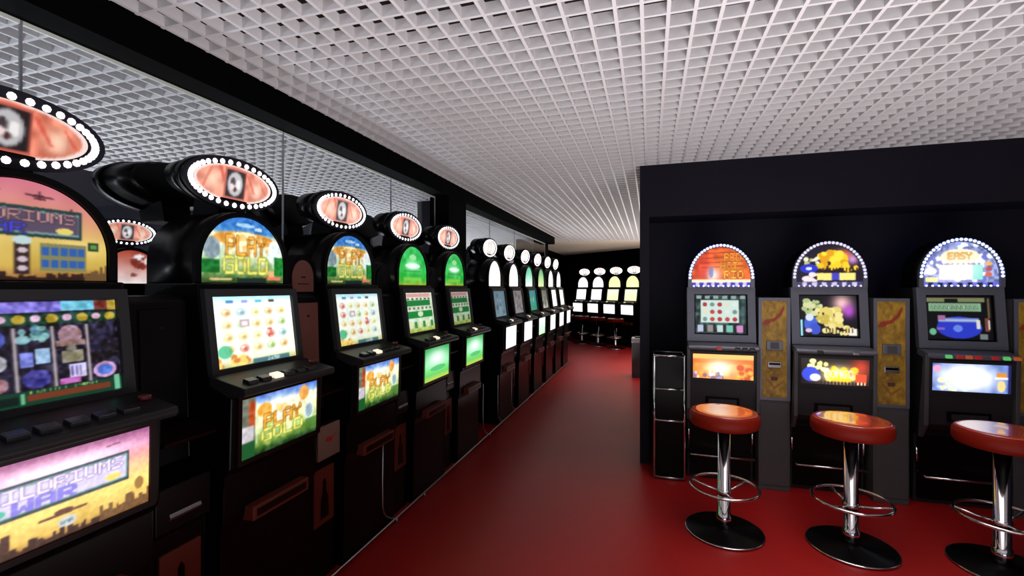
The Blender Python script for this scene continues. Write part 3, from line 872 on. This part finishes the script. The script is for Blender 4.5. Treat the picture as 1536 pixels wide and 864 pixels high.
BASE_KIDS = []
BULBSWAP = []
WARS = []
LG = 'slot machines in the left row'
row = [
 ('war', war, .87, 'nearest slot machine with pink and yellow war artwork, cut by the left edge'),
 ('gold', gold, 1.654, 'slot machine with blue-topped gold artwork, nearer of the two gold machines'),
 ('gold2', gold2, 2.42, 'slot machine with gold game artwork, the farther one of two, before the green machines'),
 ('green', green, 3.20, 'slot machine with bright green arch sign, nearer of the two green machines'),
 ('green2', green2, 3.99, 'green-arched slot machine beside the black column, with a dimmer green screen'),
 ('bluegrey', bluegrey, 5.16, 'slot machine with dim blue-grey screen, first one past the black column'),
 ('palegrey', palegrey, 5.95, 'slot machine with pale grey screen and white arch, second past the black column'),
 ('teal', teal, 6.77, 'slot machine with teal screen and green-white arch, third past the column'),
 ('olive', olive, 7.58, 'slot machine with olive-tinted arch and dark screen, fourth past the column'),
 ('white', white, 8.37, 'white-lit slot machine, next to last in the left row'),
 ('white', white, 9.13, 'white-lit slot machine at the far end of the left row'),
]
for key, parts, y, lab in row:
    place_machine(key, parts, -1.58, y, 0, R(90), lab, LG)
for y in (1.654, 2.42, 3.20, 3.99, 5.95, 6.77):
    place_machine('gold2', gold2, -2.60, y - .02, 0, R(-90), 'black slot machine behind the glass, back to back with the left row', 'slot machines behind the glass partition')
place_machine('redwhite', redwhite, -4.04, 2.80, 0, R(90), 'machine across the back room with small lit oval topper, behind the glass', 'slot machines on the back room wall')
place_machine('redwhite', redwhite, -4.04, 3.34, 0, R(90), 'machine across the back room showing a red and white arch picture beside the gold machine', 'slot machines on the back room wall')

# far oblique row
th = R(-41.4)
farrow = [('white', white, 'far oblique slot machine with plain white panels, leftmost of the four'),
          ('white', white, 'far oblique slot machine with plain white panels, second from left of the four'),
          ('cream', cream, 'far oblique slot machine glowing cream yellow, third from left'),
          ('cream', cream, 'far slot machine glowing cream yellow, half against the partition edge')]
for i, (key, parts, lab) in enumerate(farrow):
    s_ = i * .66
    place_machine(key, parts, -2.05 + dx * s_, 13.6 + dy * s_, .0, th, lab, 'slot machines on the far wall')


for r_ in WARS:
    dk = [c for c in r_.children if c.name.startswith('button_deck')][0]
    for c in dk.children:
        if c.name.startswith('button') and c.data.materials[0] == M['btn_white']:
            c.material_slots[0].link = 'OBJECT'; c.material_slots[0].material = M['btn_off']
for o in [o for o in C.objects if o.parent is None and o.get('group') == 'slot machines behind the glass partition'][:1]:
    for c in list(o.children):
        if c.name.startswith('arched_hood') or c.name.startswith('arch_artwork'): bpy.data.objects.remove(c)
# the two nearest toppers show their bulbs one by one
b = MB(); b.ball((0, 0, 0), .0122, M['bulb'], 8, .7); bulb0 = b.build('bulb'); first_bulb = True
for hs, old in BULBSWAP:
    for o in old: bpy.data.objects.remove(o)
    for p in BULBS:
        o = bulb0 if first_bulb else bulb0.copy()
        if not first_bulb: C.objects.link(o)
        first_bulb = False
        o.parent = hs; o.location = p


# ------------------------------------------------------------------ filler pillars between the machines
def pillar(y, kind, label):
    t = thing('divider_cabinet', (-1.58, y, 0), R(90), label, 'cabinet', 'narrow cabinets between the left row machines')
    b = MB(); b.prism([(.09, 0), (.09, .66), (.06, .68), (.06, .84), (.17, .88), (.19, 1.50), (.21, 1.52), (.46, 1.52), (.46, 0)], -.105, .105, M['black'], .005); b.build('cabinet', t)
    if kind != 'flat':
        b = MB(); b.extr(arch_pts(.20, .21, .45, 1.52), .22, .42, M['black']); b.build('arched_top', t)
    pm = M['brown'] if kind == 'brown' else M['black']
    if kind != 'flat':
        b = MB(); b.extr(arch_pts(.155, .17, .45, 1.53), .213, .221, pm)
        b.box(-.015, .015, .211, .214, 1.605, 1.612, M['black_red']); b.box(-.04, .04, .211, .2135, 1.57, 1.574, M['black_red'])
        b.build('arched_plate', t)
    b = MB(); f = lambda z: .17 + (z - .88) * .0323
    b.prism([(f(1.07) - .006, 1.07), (f(1.47) - .006, 1.47), (f(1.47) + .004, 1.47), (f(1.07) + .004, 1.07)], -.075, .075, pm)
    b.box(-.008, .008, f(1.4) - .009, f(1.4), 1.395, 1.405, M['black_red']); b.build('front_plate', t)
    b = MB(); b.prism([(.03, .99), (.02, 1.005), (.17, 1.04), (.17, 1.01)], -.10, .10, M['black_red'], .003); b.build('ledge', t)
    b = MB(); b.prism([(.055, .72), (.05, .73), (.055, .742), (.062, .742), (.062, .72)], -.06, .06, M['chrome_dull'], .002); b.build('note_slot', t)
    if kind == 'brown':
        b = MB(); b.box(-.085, .085, .046, .06, .655, .83, M['beige'], .002); b.extr([(-.035, .745), (-.01, .765), (.03, .758), (.045, .772), (.02, .738), (-.02, .742)], .044, .047, M['redink'], smooth=False)
        b.build('card', t)['label'] = 'beige card with a red mark'
    # low red plate
    b = MB(); b.box(-.078, .078, .078, .092, .30, .595, M['tray'], .002)
    b.extr([(-.03, .33), (-.026, .44), (-.012, .47), (-.012, .52), (.0, .54), (.012, .52), (.012, .47), (.028, .44), (.034, .33)], .0755, .079, M['black'], smooth=False)
    b.build('poster_plate', t)['label'] = 'dull red plate with a small black figure silhouette'
    return t


pil = [(1.262, 'flat', 'black divider cabinet between the war machine and the first gold machine'),
       (2.037, 'brown', 'divider cabinet with brown arched plates between the two gold machines'),
       (2.81, 'dark', 'black divider cabinet between the second gold machine and the first green machine'),
       (3.595, 'dark', 'black divider cabinet between the two green machines'),
       (5.555, 'dark', 'black divider cabinet right of the blue-grey-screened machine past the column'),
       (6.36, 'dark', 'black divider cabinet between the pale grey and the teal machines'),
       (7.175, 'dark', 'black divider cabinet between the teal and the olive machines'),
       (7.975, 'dark', 'black divider cabinet right of the olive machine'),
       (8.75, 'dark', 'black divider cabinet between the last two white-lit machines')]
for p in pil: pillar(*p)

# foot rail
t = thing('foot_rail', (-1.60, 0, 0), 0, 'thin grey metal foot rail along the floor in front of the left machine row', 'foot rail')
b = MB(); b.tube([(0, -.4, .035), (0, 9.6, .035)], .007, M['chrome_dull']); b.build('rail', t)
for y in (.6, 1.5, 2.66, 3.05, 4.5, 6.0, 7.5, 9.0):
    b = MB(); b.tube([(0, y, .035), (.006, y, .02), (.012, y, 0.0)], .006, M['chrome_dull']); b.build('foot', t)
for y in (2.52, 4.33, 4.80, 5.33):
    b = MB(); b.tube([(-.012, y, .583), (-.012, y, .17), (-.011, y + .01, .13), (-.010, y + .04, .09), (-.003, y + .09, .055), (0, y + .14, .037)], .005, M['chrome_dull']); b.build('bracket', t)


# ------------------------------------------------------------------ right machines
yscr2 = lambda z: .10 + (z - 1.11) * .10


def right_machine(x, y, key, ledm, label, btns):
    t = thing('arcade_cabinet' if False else 'slot_machine', (x, y, 0), 0, label, 'slot machine', 'slot machines in the right recess')
    b = MB()
    b.prism([(.16, 0), (.16, .50), (.06, .56), (.02, .60), (.0, .80), (-.01, 1.06), (.0, 1.095), (.11, 1.10), (.155, 1.55), (.58, 1.55), (.58, 0)], -.245, .245, M['darkgrey'], .006)
    b.build('cabinet', t)
    b = MB(); b.box(-.225, .225, .145, .162, .03, .49, M['black'], .003); b.build('lower_door', t)
    for sx in (-1, 1):
        b = MB(); b.prism([(.05, .50), (-.015, .60), (-.03, 1.09), (.0, 1.10), (.07, .50)], sx * .247 - .012, sx * .247 + .012, M['midgrey'], .003)
        b.build('side_trim', t)
    fb = lambda z: -.004 - (z - .80) * .035
    b = MB(); frame_rect(b, -.235, .235, .825, 1.055, .02, fb, .010, M['darkgrey']); b.build('belly_frame', t)
    cv, g_ = BELLY[key]; panel('belly_artwork', cv, .43, .19, .845, lambda z: fb(z) - .004, t, 'rect', g_)
    b = MB(); b.prism([(-.045, 1.075), (-.05, 1.09), (-.04, 1.102), (.10, 1.125), (.10, 1.08), (-.01, 1.06)], -.25, .25, M['steel'], .004)
    dk = b.build('button_deck', t)
    for bx, bm_ in btns:
        b = MB(); b.prism([(-.058, 1.072), (-.058, 1.090), (-.03, 1.104), (-.02, 1.09)], bx - .019, bx + .019, M[bm_], .003); b.build('button', dk)
    b = MB(); frame_rect(b, -.25, .25, 1.125, 1.555, .055, yscr2, .035, M['steel'])
    mf = b.build('monitor_frame', t)
    b = MB(); frame_rect(b, -.205, .205, 1.17, 1.51, .018, yscr2, .024, M['black']); b.build('inner_bezel', mf)
    cv, g_ = SCREEN[key]; panel('screen', cv, .376, .306, 1.187, lambda z: yscr2(z) - .008, t, 'rect', g_)
    # dome
    o = arch_pts(.485, .345, .22, 1.555); i2 = arch_pts(.43, .315, .22, 1.562)
    b = MB(); b.extr(o, .11, .34, M['black']); b.ring(o, i2, .085, .112, M['steel']); dm = b.build('dome', t)
    cv, g_ = DOME[key]; panel('dome_artwork', cv, .43, .312, 1.563, .100, t, 'arch', g_, strght=.22)
    b = MB()
    pts = arch_pts(.458, .330, .22, 1.560, 40)[1:-1]
    # even spacing
    L = [0]
    for p, q in zip(pts, pts[1:]): L.append(L[-1] + math.hypot(q[0] - p[0], q[1] - p[1]))
    n = 30
    for i in range(n + 1):
        d = L[-1] * i / n; j = max(k_ for k_ in range(len(L)) if L[k_] <= d + 1e-9); j = min(j, len(pts) - 2)
        u = (d - L[j]) / (L[j + 1] - L[j]); px = pts[j][0] + (pts[j + 1][0] - pts[j][0]) * u; pz = pts[j][1] + (pts[j + 1][1] - pts[j][1]) * u
        b = MB(); b.ball((0, 0, 0), .0115, M[ledm], 8, .7); b.build('rim_light', dm, (px, .086, pz))
    for i in range(12):
        b = MB(); b.ball((0, 0, 0), .008, M[ledm], 8, .7); b.build('rim_light', dm, (-.2 + i * .0364, .086, 1.566))
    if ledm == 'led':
        b = MB(); b.tube([(px * .97, .352, pz - .004) for px, pz in pts], .007, M['halo'], 8); b.build('halo_strip', dm)  # added strip behind the dome, throws the lens glow's blue on the wall
    # foot rest
    b = MB(); b.tube([(-.23, .15, .235), (-.23, .03, .225), (.23, .03, .225), (.23, .15, .235)], .009, M['chrome'])
    fr_ = b.build('foot_bar', t)
    for sx in (-1, 1):
        b = MB(); b.tube([(sx * .235, .135, .30), (sx * .235, .135, .40)], .010, M['chrome']); b.build('bar_bracket', fr_)
    b = MB(); b.box(-.12, .12, .0, .06, .63, .70, M['black_soft'], .004); b.box(-.10, .10, -.004, .004, .645, .685, M['darkgrey'], .002); b.build('coin_tray', t)
    return t


DOME = {'flame': (cv_flame('dome'), 1.15), 'tropic': (cv_tropic('dome'), 1.15), 'silver': (cv_silver('dome'), 1.45)}
SCREEN = {'flame': (cv_flame('screen'), .95), 'tropic': (cv_tropic('screen'), 1.1), 'silver': (cv_silver('screen'), .9)}
BELLY = {'flame': (cv_flame('belly'), 1.7), 'tropic': (cv_tropic('belly'), 1.8), 'silver': (cv_silver('belly'), 1.5)}
right_machine(.54, 3.87, 'flame', 'led', 'grey slot machine with blue-lit orange flame dome, leftmost of the three in the recess', [(-.03, 'btn_red'), (.10, 'btn_off'), (.15, 'btn_off'), (.2, 'btn_off')])
right_machine(1.285, 3.87, 'tropic', 'led_dim', 'grey slot machine with yellow and blue tropical artwork, middle of the recess', [(.12, 'chrome_dull'), (-.1, 'btn_off')])
right_machine(2.08, 3.87, 'silver', 'led', 'grey slot machine with silvery blue dome and blue screen, rightmost in the recess', [(-.14, 'btn_green'), (-.08, 'btn_red'), (-.03, 'btn_amber'), (.02, 'btn_red'), (.11, 'btn_red'), (.17, 'btn_green'), (.225, 'btn_amber')])


def cv_kiosk():
    c = Canvas(60, 150, (160, 122, 30)); c.noise(8, 24, 21, (1, .9, .3)).noise(20, 16, 5)
    for a, b_, d, e in ((.15, .78, .5, .80), (.5, .80, .75, .86), (.75, .86, .85, .92), (.1, .76, .3, .775)): c.line(a, b_, d, e, .018, (150, 44, 20), .9)
    c.line(.2, .2, .5, .1, .012, (140, 80, 20), .7).line(.5, .1, .8, .16, .012, (140, 80, 20), .7).ell(.5, .22, .2, .03, (130, 84, 30), .6)
    return c


kc = cv_kiosk()


def kiosk(x, y, label):
    t = thing('ticket_kiosk', (x, y, 0), 0, label, 'kiosk', 'gold-fronted kiosks between the right machines')
    b = MB(); b.box(-.108, .108, 0, .32, 0, 1.475, M['midgrey'], .005); b.build('cabinet', t)
    b = MB(); frame_rect(b, -.108, .108, .69, 1.475, .022, lambda z: .002, .008, M['steel']); b.build('door_frame', t)
    panel('printed_front', kc, .172, .741, .712, -.001, t, 'rect', 1.0, 'print')
    b = MB(); b.box(-.055, .055, -.016, .0, 1.075, 1.145, M['steel'], .004); b.box(-.03, .03, -.018, -.014, 1.085, 1.135, M['midgrey'], .002); b.build('display_window', t)
    b = MB(); b.box(-.045, .045, -.014, .0, .94, .985, M['chrome_dull'], .003); b.box(-.038, .038, -.016, -.012, .962, .978, M['black'], .001); b.build('note_slot', t)
    b = MB(); b.box(-.02, .02, -.010, .0, .845, .87, M['brown'], .003); b.build('key_lock', t)
    b = MB(); b.box(-.098, .098, -.004, .002, .04, .66, M['midgrey'], .002); b.build('lower_door', t)
    return t


kiosk(.912, 3.93, 'gold-fronted kiosk between the flame machine and the tropical machine')
kiosk(1.66, 3.93, 'gold-fronted kiosk between the tropical machine and the silver machine')
kiosk(2.46, 3.93, 'gold-fronted kiosk right of the silver machine, cut by the picture edge')

# low black rack with chrome frame
t = thing('equipment_rack', (.15, 3.90, 0), 0, 'waist-high black rack with chrome tube frame left of the flame machine', 'rack')
b = MB(); b.box(-.108, .108, .012, .26, .03, .99, M['black'], .003); b.build('body', t)
b = MB()
for sx in (-1, 1): b.tube([(sx * .115, .0, .012), (sx * .115, .0, 1.0)], .009, M['chrome'])
b.tube([(-.115, 0, 1.0), (.115, 0, 1.0)], .009, M['chrome']); b.tube([(-.115, 0, .015), (.115, 0, .015)], .010, M['chrome_dull']); b.tube([(-.115, .0, 1.0), (-.115, .25, 1.0), (.115, .25, 1.0), (.115, 0, 1.0)], .008, M['chrome_dull']); b.build('tube_frame', t)
for z in (.73, .475):
    b = MB(); b.tube([(-.115, 0, z), (.115, 0, z)], .008, M['chrome']); b.build('cross_bar', t)


# ------------------------------------------------------------------ stools
def stool(name='bar_stool'):
    t = thing(name)
    b = MB(); b.lathe([(.225, .0), (.23, .004), (.23, .010), (.222, .016), (.06, .024), (.052, .032)], M['black'], 56)
    bs = b.build('base_plate', t)
    b = MB(); b.tube([(.2285 * math.cos(2 * PI * i / 56), .2285 * math.sin(2 * PI * i / 56), .009) for i in range(56)], .005, M['chrome'], 8, True); b.build('base_rim', bs)
    b = MB(); b.lathe([(.044, .03), (.044, .115), (.037, .118), (.037, .69)], M['chrome'], 28); b.build('column', t)
    b = MB(); b.tube([(.20 * math.cos(2 * PI * i / 48), .20 * math.sin(2 * PI * i / 48), .285) for i in range(48)], .009, M['chrome'], 10, True)
    for k_ in range(3):
        a = 2 * PI * k_ / 3 + .5
        b.tube([(.03 * math.cos(a), .03 * math.sin(a), .25), (.11 * math.cos(a), .11 * math.sin(a), .262), (.198 * math.cos(a), .198 * math.sin(a), .283)], .008, M['chrome'])
    b.lathe([(.043, .235), (.043, .27)], M['chrome'], 24); b.build('foot_ring', t)
    b = MB(); b.lathe([(.18, .675), (.198, .682), (.207, .70), (.208, .735), (.203, .755), (.194, .765)], M['seat_side'], 56); b.lathe([(.06, .66), (.18, .675)], M['black_soft'], 40); b.build('seat', t)
    b = MB(); b.lathe([(.194, .763), (.188, .769), (.165, .771), (.10, .768), (.0, .766)], M['seat'], 56); b.build('seat_pad', t)
    return t


st = stool()
spots = [(.453, 3.18, .2, 'orange-red round bar stool before the flame machine, leftmost of the three near stools'),
         (1.152, 3.20, 1.3, 'round bar stool with yellow-lit top before the tropical machine, middle near stool'),
         (1.865, 3.20, 2.2, 'round bar stool before the silver machine, partly cut by the right picture edge')]
for i, (x, y, a, lab) in enumerate(spots):
    o = st if i == 0 else copy_tree(st)
    o.location = (x, y, 0); o.rotation_euler = (0, 0, a); tag(o, lab, 'bar stool', 'bar stools in front of the right machines')
fl = ['leftmost', 'second from left', 'third from left', 'rightmost']
for i in range(4):
    o = copy_tree(st); s_ = i * .66
    o.location = (-2.05 + dx * s_ - nx_ * .42, 13.6 + dy * s_ - ny_ * .42, 0); o.rotation_euler = (0, 0, i)
    tag(o, 'distant red bar stool before the far machines, %s of the four' % fl[i], 'bar stool', 'bar stools in front of the far machines')

# bin by the partition
t = thing('litter_bin', (-.17, 8.3, 0), 0, 'slim grey bin with steel top standing beyond the partition edge', 'bin')
b = MB(); b.box(-.13, .13, -.13, .13, 0, .60, M['midgrey'], .006); b.build('body', t)
b = MB(); b.box(-.137, .137, -.137, .137, .60, .68, M['chrome_dull'], .012); b.box(-.08, .08, -.08, .08, .68, .70, M['darkgrey'], .003); b.build('lid', t)
